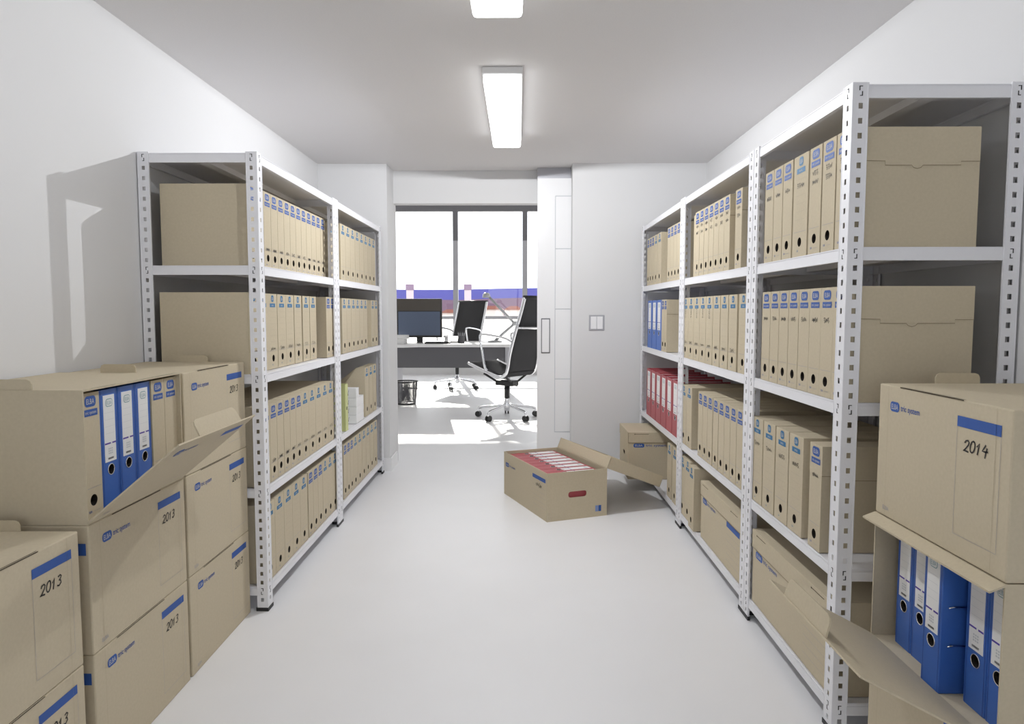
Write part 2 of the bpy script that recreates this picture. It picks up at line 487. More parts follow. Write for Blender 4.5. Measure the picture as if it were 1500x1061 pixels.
def file_hole():
    if 'hole' in _fm: return _fm['hole']
    b = MB(); n = 20; zc, r, d = 0.045, 0.0145, 0.02
    ring = [(r * math.cos(2 * PI * i / n), zc + r * math.sin(2 * PI * i / n)) for i in range(n)]
    b.add([(0, a, z) for a, z in ring] + [(-d, a, z) for a, z in ring], [(i, (i + 1) % n, n + (i + 1) % n, n + i) for i in range(n)] + [tuple(range(n, 2 * n))])
    _fm['hole'] = b.mesh('finger_hole', [M['hole']], fix=False)
    return _fm['hole']
def logo(b, O, u, v, cx, cy, w, h, mi, mp):
    b.pill(O, u, v, cx, cy, w, h, h * 0.38, mi)
    n = Vector(u).cross(Vector(v)).normalized() * 0.0003
    b.text('ELBA', Vector(O) + n, u, v, cx, cy, w=w * 0.70, h=h * 0.48, mi=mp)
def file_print(kind, w):
    """three printed marks: logo badge, name strip, fine print"""
    k = ('print', kind, round(w, 3))
    if k in _fm: return _fm[k]
    a, b, c = MB(), MB(), MB()
    X1v = Vector((ED + 0.0003, 0, 0))
    if kind == 'royal':
        q = w / 0.083
        logo(a, X0v, Yv, Zv, 0, FH - 0.0215, 0.050 * q, 0.027, 0, 1)
        b.flat(X0v, Yv, Zv, [(-0.031 * q, FH - 0.058), (0.031 * q, FH - 0.058), (0.031 * q, FH - 0.041), (-0.031 * q, FH - 0.041)], 0)
        b.text('tric system', X1v, Yv, Zv, 0, FH - 0.0505, w=0.050 * q, h=0.010, mi=1)
        c.text('ELBA', X0v, Yv, Zv, -0.018 * q, 0.018, w=0.013, h=0.006, mi=0)
        c.text('tric system', X0v, Yv, Zv, 0.012 * q, 0.017, w=0.026, h=0.004, mi=1)
    else:
        q = w / 0.113
        logo(a, X0v, Yv, Zv, 0, FH - 0.020, 0.033 * q, 0.027, 0, 1)
        b.flat(X0v, Yv, Zv, [(-0.033 * q, FH - 0.056), (0.033 * q, FH - 0.056), (0.033 * q, FH - 0.040), (-0.033 * q, FH - 0.040)], 0)
        b.text('tric', X1v, Yv, Zv, 0, FH - 0.048, w=0.026 * q, h=0.008, mi=1)
        for j in range(6):
            z = FH - 0.075 - j * 0.025
            c.flat(X0v, Yv, Zv, [(-0.036 * q, z), (0.036 * q, z), (0.036 * q, z + 0.0006), (-0.036 * q, z + 0.0006)], 2)
        c.text('ELBA', X0v, Yv, Zv, -0.012 * q, 0.018, w=0.012, h=0.006, mi=0)
    c.flat(X0v, Yv, Zv, [(-w * 0.42, 0.0765), (w * 0.42, 0.0765), (w * 0.42, 0.0775), (-w * 0.42, 0.0775)], 1)
    col = M['royal' if kind == 'royal' else 'cyan']
    _fm[k] = (a.mesh('logo_badge', [col, M['pale']], fix=False), b.mesh('name_strip', [col, M['pale']], fix=False), c.mesh('fine_print', [col, M['frame'], M['rule']], fix=False))
    return _fm[k]
def scribble(b, O, u, v, cx, cy, w, h, seed, thick, mi=0):
    r = random.Random(seed)
    n = r.randint(3, 4)
    x = cx - w / 2
    for i in range(n):
        cw = w / n
        pts = []
        style = r.choice('anvz')
        if style == 'a':
            pts = [(0, .3), (.3, .9), (.6, .2), (.8, .6), (1, .1)]
        elif style == 'n':
            pts = [(0, 0), (.15, .9), (.5, .5), (.6, .05), (.85, .7), (1, .2)]
        elif style == 'v':
            pts = [(0, .8), (.25, .05), (.5, .7), (.7, 0), (1, .9)]
        else:
            pts = [(0, .9), (.7, 1.), (.2, .4), (.9, .3), (.4, -.1)]
        b.stroke(O, u, v, [(x + p[0] * cw * 0.9, cy - h / 2 + p[1] * h + (p[0] - .5) * h * .15) for p in pts], thick, mi)
        x += cw
def file_writing(rows, seed, w):
    b = MB()
    for i, (z, kind) in enumerate(rows):
        if kind == 'h':
            scribble(b, X0v, Yv, Zv, 0, z, 0.040 * w / 0.083, 0.014, seed * 7 + i, 0.0026)
        else:   # written down the spine
            scribble(b, X0v, Zv, -Yv, z, 0, 0.045, 0.016, seed * 7 + i, 0.0026)
    return b.mesh('handwriting', [M['ink']], fix=False)
def file_lid(w):
    k = ('lid', round(w, 4))
    if k in _fm: return _fm[k]
    b = MB()
    zl = 0.225
    pts = [(-FD, zl), (-0.29, zl), (-0.29, zl - 0.010), (-0.19, zl - 0.010), (-0.185, zl - 0.016), (-0.175, zl - 0.019), (-0.165, zl - 0.016), (-0.16, zl - 0.010), (-0.09, zl - 0.010), (-0.09, zl + 0.001), (0, zl + 0.003), (0, FH), (-FD, FH)]
    for s in (-1, 1):
        a = s * w / 2
        b.prism(pts, 'y', a, a + s * 0.0012)
        O = (0, a + s * 0.0014, 0)
        edge = [pts[i] for i in range(11)]
        b.stroke(O, (1, 0, 0), (0, 0, 1), edge, 0.0017, 1)  # shadow line under the flap, painted on
    _fm[k] = b.mesh('lid_flap', [M['kraft'], M['kraftline']])
    return _fm[k]
ORD = ['first', 'second', 'third', 'fourth', 'fifth', 'sixth', 'seventh', 'eighth', 'ninth', 'tenth', 'eleventh', 'twelfth', 'thirteenth', 'fourteenth']
_seed = [1]
def put_file(x, y, z, side, kind, w, label, group, rows=(), lid=False):
    o = link('archive_file', file_body(w, kind != 'plain'))
    o.location = (x, y, z); o.rotation_euler = (0, 0, 0 if side == 'L' else PI)
    tag(o, label, 'archive box', group)
    if kind != 'plain':
        link('finger_hole', file_hole(), o)
        for nm, me in zip(('logo_badge', 'name_strip', 'fine_print'), file_print(kind, w)): link(nm, me, o)
    if rows:
        _seed[0] += 1
        link('handwriting', file_writing(rows, _seed[0], w), o)
    if lid: link('lid_flap', file_lid(w), o)
    return o
UN = {'L1': 'near left rack', 'L2': 'far left rack', 'R1': 'nearest right rack', 'R2': 'middle right rack', 'R3': 'farthest right rack'}
SN = ['bottom', 'third', 'second', 'top']
def shelf_files(unit, lev, x, items, rows=(), lids=()):
    """items from left to right in the photo: (kind, width, y[, x])"""
    zl = (ZL_L if unit[0] == 'L' else ZL_R)
    z = zl[lev] + 0.0005
    grp = 'archive files on the %s shelf of the %s' % (SN[lev], UN[unit])
    n = 0
    for i, it in enumerate(items):
        kind, w, y = it[:3]
        xx = it[3] if len(it) > 3 else x
        look = {'royal': 'kraft archive file with royal-blue logo', 'cyan': 'kraft archive file with sky-blue logo', 'plain': 'plain kraft archive file pushed back'}[kind]
        lab = '%s, %s from left, %s shelf of %s' % (look, ORD[i], SN[lev], UN[unit])
        if kind == 'plain': lab = 'plain unprinted kraft archive file on %s shelf of %s' % (SN[lev], UN[unit])
        rr = rows if not callable(rows) else rows(i)
        put_file(xx, y, z, unit[0], kind, w, lab, grp, rr if kind != 'plain' else (), i in lids)

def seq(kind, w, ys): return [(kind, w, y) for y in ys]
# near left rack
shelf_files('L1', 3, -1.041, seq('royal', 0.0800, [2.791 + 0.0830 * i for i in range(13)]), [(0.082, 'h')])
shelf_files('L1', 2, -1.035, seq('cyan', 0.110, [2.765, 2.868]) + seq('cyan', 0.108, [2.975, 3.09, 3.20, 3.318, 3.445, 3.562]) + [('royal', 0.080, 3.711, -0.998), ('royal', 0.078, 3.791, -0.998)], lambda i: [(0.085, 'h')] if i < 8 else ())
shelf_files('L1', 1, -0.999, seq('royal', 0.080, [2.767, 2.850, 2.933, 3.018, 3.101, 3.183]) + seq('cyan', 0.110, [3.280, 3.392, 3.505, 3.617, 3.729]), [(0.085, 'h')])
shelf_files('L1', 0, -0.999, seq('cyan', 0.109, [2.785, 2.897, 3.009, 3.120, 3.231]) + seq('royal', 0.080, [3.341, 3.424, 3.507]) + seq('cyan', 0.093, [3.597, 3.691, 3.785]))
# far left rack
shelf_files('L2', 3, -1.0, [('cyan', 0.104, 3.935, -1.04)] + seq('cyan', 0.114, [4.055, 4.173, 4.290, 4.412, 4.535, 4.657, 4.780, 4.902]))
shelf_files('L2', 2, -1.0, seq('cyan', 0.108, [4.061, 4.172, 4.285, 4.395, 4.508, 4.620, 4.853, 4.965]))
shelf_files('L2', 0, -1.0, seq('royal', 0.078, [4.022, 4.103, 4.184]) + seq('cyan', 0.112, [4.281, 4.397, 4.518, 4.640, 4.762, 4.885]))
# farthest right rack (left to right = far to near)
shelf_files('R3', 3, 0.881, seq('royal', 0.080, [4.872, 4.788, 4.704]) + seq('cyan', 0.104, [4.604]) + seq('cyan', 0.110, [4.487]) + seq('royal', 0.081, [4.205, 4.121, 4.037, 3.953]))
shelf_files('R3', 2, 0.881, seq('royal', 0.074, [4.352, 4.274]), lids=(1,))
shelf_files('R3', 0, 0.881, seq('cyan', 0.112, [4.101, 3.962]))
# middle right rack
shelf_files('R2', 3, 0.881, [('plain', 0.07, 3.655, 0.90)] + seq('royal', 0.0795, [3.543, 3.459, 3.374, 3.290, 3.207, 3.125, 3.043]) + [('royal', 0.082, 2.884)], lambda i: [(0.243, 'h'), (0.212, 'h')], lids=(7, 8))
shelf_files('R2', 2, 0.881, seq('cyan', 0.112, [3.757, 3.642, 3.526, 3.410, 3.294, 3.175, 3.054, 2.932, 2.796]), lambda i: ([(0.235, 'v')] if i < 5 else []) + ([(0.085, 'h')] if i < 8 else []))
shelf_files('R2', 1, 0.881, seq('cyan', 0.112, [3.764, 3.648]) + seq('royal', 0.0815, [3.419, 3.333, 3.247, 3.153, 3.063, 2.977, 2.891, 2.804]))
shelf_files('R2', 0, 0.881, [('cyan', 0.110, 3.766), ('cyan', 0.112, 3.653), ('cyan', 0.104, 3.505, 0.865)])
# nearest right rack
shelf_files('R1', 3, 0.881, seq('royal', 0.080, [2.536, 2.451, 2.365]) + [('cyan', 0.112, 2.257)] + seq('royal', 0.083, [2.147, 2.055, 1.9640]), lambda i: [(0.222, 'h')] if i < 4 else [(0.240, 'h'), (0.213, 'h')], lids=(6,))
shelf_files('R1', 2, 0.881, seq('royal', 0.0800, [2.538, 2.454, 2.370, 2.286, 2.202, 2.120, 2.039, 1.9580]), [(0.222, 'h')], lids=(7,))
shelf_files('R1', 1, 0.881, seq('cyan', 0.112, [2.597, 2.475, 2.352, 2.232]) + [('royal', 0.083, 2.082)], [(0.222, 'h')], lids=(4,))

# ------------------------------------------------------------------ lever arch binders
_bm = {}
def binder(x, y, z, rot, w, color, label, group, lw=0.052, D=0.285, clips=False):
    H, t = 0.315, 0.0028
    k = (round(w, 3), color, round(lw, 3), D)
    if k not in _bm:
        b = MB()
        hw = w / 2
        zc, r, n = 0.105, 0.0135, 20
        # cover: two boards and a spine with its finger hole
        for s in (-1, 1):
            Y = sorted((s * hw, s * (hw - t)))
            b.bbox(-D, -0.0002, Y[0], Y[1], 0, H, 0.0009)
        sq = 0.02
        b.box(-t, 0, -hw + t, hw - t, 0, zc - sq); b.box(-t, 0, -hw + t, hw - t, zc + sq, H)
        b.box(-t, 0, -hw + t, -sq, zc - sq, zc + sq); b.box(-t, 0, sq, hw - t, zc - sq, zc + sq)
        ring = [(r * math.cos(2 * PI * i / n), zc + r * math.sin(2 * PI * i / n)) for i in range(n)]
        sqp = []
        for i in range(n):
            c, s_ = math.cos(2 * PI * i / n), math.sin(2 * PI * i / n)
            q = sq / max(abs(c), abs(s_)); sqp.append((c * q, zc + s_ * q))
        b.add([(0, a, q) for a, q in ring] + [(0, a, q) for a, q in sqp], [(i, (i + 1) % n, n + (i + 1) % n, n + i) for i in range(n)])
        for sx, sz, lo, hi in ((1, 1, 2, 3), (-1, 1, 7, 8), (-1, -1, 12, 13), (1, -1, 17, 18)):
            b.add([(0, sqp[lo][0], sqp[lo][1]), (0, sx * sq, zc + sz * sq), (0, sqp[hi][0], sqp[hi][1])], [(0, 1, 2)])
        # hinge grooves beside the spine
        for s in (-1, 1): b.stroke((0.0004, 0, 0), Yv, Zv, [(s * (hw - 0.006), 0), (s * (hw - 0.006), H)], 0.0012, 1)
        cov = b.mesh('lever_arch_binder', [M[color], M[color + 'in']], fix=False)
        b = MB()
        b.tube([(0.0006, (r + 0.0006) * math.cos(2 * PI * i / n), zc + (r + 0.0006) * math.sin(2 * PI * i / n)) for i in range(n)], 0.0012, 6, 0, closed=True)
        rg = b.mesh('finger_ring', [M['chrome']], True)
        b = MB()
        b.add([(0, a, q) for a, q in ring] + [(-0.02, a, q) for a, q in ring], [(i, (i + 1) % n, n + (i + 1) % n, n + i) for i in range(n)] + [tuple(range(n, 2 * n))])
        hl = b.mesh('finger_hole', [M['hole']], fix=False)
        b = MB()
        z0, z1 = 0.126, 0.300
        O = (0.0010, 0, 0); O1 = (0.0014, 0, 0); O2 = (0.0018, 0, 0)
        b.box(0.0, 0.0010, -lw / 2, lw / 2, z0, z1, 0)
        b.flat(O1, Yv, Zv, [(-lw / 2, z0 + 0.046), (lw / 2, z0 + 0.046), (lw / 2, z0 + 0.050), (-lw / 2, z0 + 0.050)], 1)
        b.pill(O2, Yv, Zv, 0.004, z0 + 0.048, lw * 0.13, 0.006, 0.0028, 0)
        b.pill(O1, Yv, Zv, 0, z1 - 0.020, lw * 0.62, 0.021, 0.008, 2)
        b.pill(O2, Yv, Zv, 0, z1 - 0.020, lw * 0.54, 0.0165, 0.006, 0)
        b.text('ELBA', (0.0021, 0, 0), Yv, Zv, 0, z1 - 0.020, w=lw * 0.44, h=0.010, mi=2)
        for j in range(4):
            q = z1 - 0.046 - j * 0.018
            b.flat(O1, Yv, Zv, [(-lw * .42, q), (lw * .42, q), (lw * .42, q + 0.0005), (-lw * .42, q + 0.0005)], 3)
        for j in range(3):
            for i in range(3):
                b.flat(O1, Yv, Zv, [(-lw * .2 + i * lw * .14, z0 + 0.020 + j * 0.006), (-lw * .2 + i * lw * .14 + lw * .1, z0 + 0.020 + j * 0.006), (-lw * .2 + i * lw * .14 + lw * .1, z0 + 0.0235 + j * 0.006), (-lw * .2 + i * lw * .14, z0 + 0.0235 + j * 0.006)], 3)
        for i in range(9):
            q = -lw * .25 + i * lw * .055
            b.flat(O1, Yv, Zv, [(q, z0 + 0.006), (q + lw * 0.03, z0 + 0.006), (q + lw * 0.03, z0 + 0.011), (q, z0 + 0.011)], 4)
        lb = b.mesh('spine_label', [M['paper'], M['purple'], M['greylogo'], M['greyline'], M['ink']], fix=False)
        b = MB()
        b.box(-D + 0.012, -0.03, -hw + t + 0.004, hw - t - 0.012, 0.012, H - 0.012)
        pp = b.mesh('paper_block', [M['paper']])
        b = MB()
        a = hw + 0.0006
        for zz in (0.106, 0.192):
            b.tube(smooth_path([(-0.014, a, zz), (-0.024, a + 0.002, zz + 0.003), (-0.045, a + 0.002, zz + 0.003), (-0.062, a, zz)], 4), 0.0019, 6)
        cl = b.mesh('slot_clip', [M['chrome']], True)
        _bm[k] = (cov, rg, hl, lb, pp, cl)
    cov, rg, hl, lb, pp, cl = _bm[k]
    o = link('lever_arch_binder', cov)
    o.location = (x, y, z); o.rotation_euler = (0, 0, rot)
    tag(o, label, 'binder', group)
    for nm, me in (('finger_ring', rg), ('finger_hole', hl), ('spine_label', lb), ('paper_block', pp)):
        link(nm, me, o)
    if clips: link('slot_clip', cl, o)
    return o
zR = ZL_R[2] + 0.0005
for i, y in enumerate((4.785, 4.625, 4.470)):
    binder(0.881, y, zR, PI, 0.150, 'blue', 'blue lever arch binder, %s from left, second shelf of farthest right rack' % ORD[i], 'blue binders on the farthest right rack', lw=0.085)
zR = ZL_R[1] + 0.0005
for i, y in enumerate((4.785, 4.622, 4.459, 4.296, 4.133, 3.970)):
    binder(0.881, y, zR, PI, 0.156, 'red', 'red lever arch binder, %s from left, third shelf of farthest right rack' % ORD[i], 'red binders on the farthest right rack', lw=0.088)

# ------------------------------------------------------------------ magazine files, green file and card boxes on the far left rack
zl = ZL_L[1] + 0.0005
for i, y in enumerate((4.632, 4.757, 4.882)):
    b = MB(); w = 0.112
    prof = [(0, 0), (-0.26, 0), (-0.26, 0.16), (-0.055, 0.322), (0, 0.322)]
    t = 0.003
    b.prism(prof, 'y', -w / 2, -w / 2 + t); b.prism(prof, 'y', w / 2 - t, w / 2)
    b.box(-0.26, 0, -w / 2 + t, w / 2 - t, 0, t); b.box(-t, 0, -w / 2 + t, w / 2 - t, t, 0.322); b.box(-0.26, -0.26 + t, -w / 2 + t, w / 2 - t, t, 0.16)
    o = b.build('magazine_file', M['kraft'])
    o.location = (-1.0, y, zl)
    tag(o, 'kraft magazine file with slanted open top, %s from the white boxes, far left rack' % ['nearest', 'second', 'farthest'][i], 'magazine file', 'magazine files on the far left rack')
    b = MB()
    b.pill(X0v, Yv, Zv, 0, 0.300, 0.033, 0.026, 0.009, 0)
    b.text('ELBA', (ED + 0.0003, 0, 0), Yv, Zv, 0, 0.300, w=0.024, h=0.012, mi=1)
    b.build('logo_badge', [M['cyan'], M['pale']], o, fix=False)
    b = MB()
    b.flat(X0v, Yv, Zv, [(-0.033, 0.262), (0.033, 0.262), (0.033, 0.279), (-0.033, 0.279)], 0)
    b.build('name_strip', M['cyan'], o, fix=False)
    b = MB(); b.pill(X0v, Yv, Zv, 0, 0.045, 0.029, 0.029, 0.0144, 0); b.build('finger_hole', M['hole'], o, fix=False)  # flat disc, painted dark like the shaded inside of a hole
b = MB()
hw, D, H = 0.03, 0.20, 0.27
for s in (-1, 1):
    Y = sorted((s * hw, s * (hw - 0.003))); b.box(-D, 0, Y[0], Y[1], 0, H)
b.box(-0.003, 0, -hw + 0.003, hw - 0.003, 0, H)
o = b.build('folder', M['green']); o.location = (-0.992, 4.048, zl)
tag(o, 'pale green upright folder beside the white card boxes on the far left rack', 'folder')
b = MB(); b.tube([(0.0005, 0.009 * math.cos(a * PI / 6), 0.13 + 0.009 * math.sin(a * PI / 6)) for a in range(12)], 0.0015, 6, closed=True); b.build('finger_ring', M['blackp'], o)
b = MB(); b.box(-D + 0.01, -0.02, -hw + 0.006, hw - 0.012, 0.01, H - 0.02); b.build('paper_block', M['paper'], o)
for i, (z, ln, x1) in enumerate(((0, 0.2, -0.993), (0.0525, 0.2, -0.993), (0.105, 0.2, -0.993), (0.1575, 0.07, -0.993))):
    b = MB()
    hh = 0.0515 if i < 3 else 0.060
    b.bbox(-0.115, 0, -0.1, -0.1 + ln, 0, hh, 0.0015)
    o = b.build('card_box', M['paper']); o.location = (x1, 4.395, zl + z)
    tag(o, ['small white card box at the bottom of the stack on the far left rack', 'small white card box second from bottom of the stack on the far left rack', 'small white card box third from bottom of the stack on the far left rack', 'shorter white card box on top of the stack on the far left rack'][i], 'card box', 'white card boxes on the far left rack')
    b = MB()
    b.stroke((0, -0.1005, 0), (1, 0, 0), (0, 0, 1), [(-0.062, hh * 0.75), (-0.054, hh * 0.5), (-0.050, hh * 0.25)], 0.0022)
    b.stroke((0, -0.1005, 0), (1, 0, 0), (0, 0, 1), [(-0.046, hh * 0.8), (-0.050, hh * 0.5), (-0.050, hh * 0.25)], 0.0015)
    b.build('closure_mark', M['ink'], o, fix=False)

# ------------------------------------------------------------------ big front-loading storage boxes
CH, CD, CT = 0.3275, 0.378, 0.004
DIG = {'2': [[(.03, .72), (.15, .93), (.42, 1), (.62, .85), (.58, .6), (.3, .25), (0, 0), (.3, .06), (.75, .0)]],
       '0': [[(.35 + .32 * math.cos(a * PI / 8 + 1.9), .5 + .5 * math.sin(a * PI / 8 + 1.9)) for a in range(17)]],
       '1': [[(0.05, .65), (.32, 1), (.3, .5), (.28, 0)]],
       '3': [[(.05, .88), (.35, 1), (.58, .85), (.45, .62), (.22, .54), (.52, .46), (.62, .22), (.35, 0), (0, .1)]],
       '4': [[(.35, 1), (.18, .7), (0, .42), (.4, .40), (.78, .44)], [(.58, .75), (.52, .3), (.50, -.15)]]}
def year(b, O, u, v, txt, cx, cy, w, h, thick, mi=0):
    adv = w / len(txt)
    for i, c in enumerate(txt):
        for st in DIG[c]:
            b.stroke(O, u, v, [(cx - w / 2 + adv * i + (p[0] * 1.15 + (p[1] - .5) * .24) * adv, cy + (p[1] - .5) * h + (i % 2) * h * .05) for p in st], thick, mi)
def box_print(parent, O, u, v, L, H):
    """blue logo with name, and label field; u runs to the viewer's right, origin at bottom centre"""
    n = Vector(u).cross(Vector(v)).normalized()
    O = Vector(O) + n * ED
    O1 = O + n * 0.0003
    x0 = -L / 2
    b = MB()
    b.pill(O, u, v, x0 + 0.075, H - 0.050, 0.041, 0.024, 0.0095, 0)
    b.text('ELBA', O1, u, v, x0 + 0.075, H - 0.050, w=0.030, h=0.0125, mi=1)
    b.text('tric system', O, u, v, x0 + 0.101, H - 0.052, w=0.080, h=0.018, mi=0, left=True)
    b.build('logo_print', [M['royal'], M['pale']], parent, fix=False)
    x1 = L / 2 - 0.030
    xa = x1 - 0.135
    b = MB()
    b.flat(O, u, v, [(xa, H - 0.056), (x1, H - 0.056), (x1, H - 0.034), (xa, H - 0.034)], 0)
    for (a, c, z0, z1) in ((xa, xa + 0.0008, 0.045, H - 0.056), (x1 - 0.0008, x1, 0.045, H - 0.056), (xa, x1, 0.045, 0.0458)):
        b.flat(O, u, v, [(a, z0), (c, z0), (c, z1), (a, z1)], 1)
    b.build('label_field', [M['royal'], M['frame']], parent, fix=False)
    b = MB(); b.text('ELBA', O, u, v, x0 + 0.05, 0.022, w=0.028, h=0.010, mi=0)
    b.build('fine_print', M['frame'], parent, fix=False)
    return x1 - 0.0675, H - 0.092
def creases(b, L, H, mi):
    for y in (-L / 2 + 0.045, L / 2 - 0.045):
        b.stroke((ED, 0, 0), Yv, Zv, [(y, 0.002), (y, H - 0.002)], 0.0008, mi)
    b.stroke((ED * 2, 0, 0), Yv, Zv, [(-L * 0.30, H - 0.0008), (L * 0.20, H - 0.0008)], 0.0022, 1)
    b.stroke((0, 0, H + ED), Yv, (-1, 0, 0), [(-L * 0.30, 0.0025), (L * 0.20, 0.0025)], 0.0018, 1)
def end_tab(b, L, H, xs, s):
    """a rounded board tab standing on one short end"""
    a0, a1 = xs
    h = 0.026
    r = 0.012
    poly = [(a0, 0), (a1, 0), (a1, h - r), (a1 - r * .3, h - r * .3), (a1 - r, h), (a0 + r, h), (a0 + r * .3, h - r * .3), (a0, h - r)]
    y = s * (L / 2 - 0.003)
    Y = sorted((y, y - s * 0.004))
    b.prism([(p[0], H + p[1]) for p in poly], 'y', Y[0], Y[1])
def storage_box(x, y, z, side, L, yr, label, group, tabs=(), H=CH):
    t = tag(empty('storage_box', (x, y, z), 0 if side == 'L' else PI), label, 'storage box', group)
    b = MB(); b.bbox(-CD, 0, -L / 2, L / 2, 0, H, 0.0035); creases(b, L, H, 3)
    b.build('carton', [M['kraft'], M['kraftdark'], M['kraftline'], M['crease']], t)
    cx, cz = box_print(t, (0, 0, 0), Yv, Zv, L, H)
    b = MB(); year(b, X0v, Yv, Zv, yr, cx - 0.004, cz, 0.076, 0.0235, 0.0036); b.build('handwriting', M['ink'], t, fix=False)
    if side == 'L':
        b = MB(); b.flat((0, -L / 2 - ED, 0), (-1, 0, 0), Zv, [(0.008, H - 0.075), (0.03, H - 0.075), (0.03, H - 0.045), (0.008, H - 0.045)], 0); b.build('side_print', M['royal'], t, fix=False)
    for s in tabs:
        b = MB(); end_tab(b, L, H, (-0.245, -0.135), s); b.build('end_tab', M['kraft'], t)
    return t
def open_box(x, y, z, side, L, H, theta, label, group, tabs=(), lip=False, tabrange=(0.25, 0.8)):
    t = tag(empty('storage_box', (x, y, z), 0 if side == 'L' else PI), label, 'storage box', group)
    b = MB(); T = CT
    b.box(-CD, 0, -L / 2, L / 2, 0, T); b.box(-CD, 0, -L / 2, L / 2, H - T, H)
    b.box(-CD, -CD + T, -L / 2, L / 2, T, H - T)
    b.box(-CD + T, 0, -L / 2, -L / 2 + T, T, H - T); b.box(-CD + T, 0, L / 2 - T, L / 2, T, H - T)
    b.stroke((0, 0, H + ED), Yv, (-1, 0, 0), [(-L * 0.42, 0.004), (-L * 0.2, 0.004)], 0.002, 1)
    b.stroke((0, 0, H + ED), Yv, (-1, 0, 0), [(0.0, 0.004), (L * 0.46, 0.004)], 0.002, 1)
    b.build('carton', [M['kraft'], M['kraftdark']], t)
    for s in tabs:
        b = MB(); end_tab(b, L, H, (-0.245, -0.135) if s > 0 else (-0.30, -0.125), s); b.build('end_tab', M['kraft'], t)
    e = Vector((math.cos(theta), 0, math.sin(theta))); n = Vector((math.sin(theta), 0, -math.cos(theta)))
    FL = 0.300
    b = MB()
    b.obox(Vector((0, -L / 2, T)) - n * T, (0, L, 0), e * FL, n * T)
    fl = b.build('front_flap', M['kraft'], t)
    box_print(fl, Vector((0, 0, T)), Yv, e, L, FL)
    d = (-n * 0.92 + e * 0.2).normalized()
    b = MB()
    # tab stands on the flap's free edge, folded towards the box
    ya, yb = -L / 2 + tabrange[0] * L, -L / 2 + tabrange[1] * L
    r = 0.014; hh = 0.048
    prof = [(ya, 0), (yb, 0), (yb - r * .2, hh - r), (yb - r * .6, hh - r * .3), (yb - r * 1.4, hh), (ya + r * 1.4, hh), (ya + r * .6, hh - r * .3), (ya + r * .2, hh - r)]
    P0 = Vector((0, 0, T)) + e * (FL - 0.003) - n * 0.002
    vs = []
    for off in (0, 0.004):
        vs += [(P0 + Yv * p[0] + d * p[1] - e * off)[:] for p in prof]
    m = len(prof)
    b.add(vs, [tuple(range(m)), tuple(range(2 * m - 1, m - 1, -1))] + [(i, (i + 1) % m, m + (i + 1) % m, m + i) for i in range(m)])
    b.build('flap_tab', M['kraft'], fl)
    if lip:
        b = MB()
        b.obox((0.0005, -L / 2 - 0.002, H - 0.0045), (0, L + 0.004, 0), (0.030, 0, -0.012), (0, 0, 0.004))
        b.build('top_lip', M['kraft'], t)
    return t
GL = 'stacked storage boxes beside the left rack'
s1, s2, s3 = 2.4425, 1.9325, 1.407
L1_, L2_, L3_ = 0.495, 0.495, 0.475
SX = -1.050
Z = [0.0, 0.3285, 0.657]
storage_box(SX, s1, Z[0], 'L', L1_, '2013', 'closed kraft storage box marked 2013, bottom of the stack touching the left rack', GL)
storage_box(SX, s1, Z[1], 'L', L1_, '2013', 'closed kraft storage box marked 2013, middle of the stack touching the left rack', GL)
storage_box(SX, s1, Z[2], 'L', L1_, '2013', 'closed kraft storage box marked 2013, level with and right of the open box', GL, tabs=(1,))
storage_box(SX, s2, Z[0], 'L', L2_, '2013', 'closed kraft storage box marked 2013, two below the open left box, on the floor', GL)
storage_box(SX, s2, Z[1], 'L', L2_, '2013', 'closed kraft storage box marked 2013, directly under the open left box', GL)
open_box(SX, s2, Z[2], 'L', L2_, 0.331, R(40), 'open kraft storage box on the left holding three blue binders, flap hanging out', GL, tabs=(-1, 1))
storage_box(SX, s3, Z[0], 'L', L3_, '2013', 'closed kraft storage box in the lower left corner of the photo', GL)
storage_box(SX, s3, Z[1], 'L', L3_, '2013', 'closed kraft storage box marked 2013 at left edge, top of the lowest stack', GL, tabs=(1,))
zi = Z[2] + CT + 0.0005
gi = 'files inside the open box on the left'
put_file(-1.064, 1.736, zi, 'L', 'royal', 0.076, 'kraft archive file at the near left end inside the open left box', gi)
put_file(-1.064, 2.066, zi, 'L', 'royal', 0.073, 'kraft archive file next to the blue binders, far side, inside open left box', gi)
put_file(-1.064, 2.141, zi, 'L', 'royal', 0.073, 'kraft archive file at the far right end inside the open left box', gi)
for i, y in enumerate((1.818, 1.902, 1.985)):
    binder(-1.066, y, zi, 0, 0.080, 'blue', 'blue lever arch binder, %s of three in the open left box' % ['leftmost', 'middle', 'rightmost'][i], 'blue binders in the open left box', lw=0.050)
GR = 'stacked storage boxes beside the right rack'
SR, sy, LR = 0.910, 1.5425, 0.485
storage_box(SR, sy, 0.0, 'R', LR, '2014', 'closed kraft storage box at the bottom right, under the open box', GR, H=0.340)
open_box(SR, sy, 0.3415, 'R', LR, 0.327, R(28), 'open kraft storage box on the right holding five blue binders, flap folded out', GR, lip=True, tabrange=(0.19, 0.67))
storage_box(SR, sy, 0.6700, 'R', LR, '2014', 'closed kraft storage box marked 2014 on top of the right stack', GR, tabs=(-1,))
zi = 0.3415 + CT + 0.0005
for i, (x, y) in enumerate(((0.952, 1.712), (0.952, 1.641), (0.915, 1.532), (0.952, 1.437), (0.952, 1.366))):
    binder(x, y, zi, PI, 0.069, 'blue', ['blue binder at the far end inside the open right box', 'second blue binder from the far end inside the open right box', 'blue binder pulled forward, showing its side, in the open right box', 'blue binder just right of the pulled one in the open right box', 'blue binder at the near end of the open right box, partly hidden'][i], 'blue binders in the open right box', lw=0.046, clips=(i == 2))

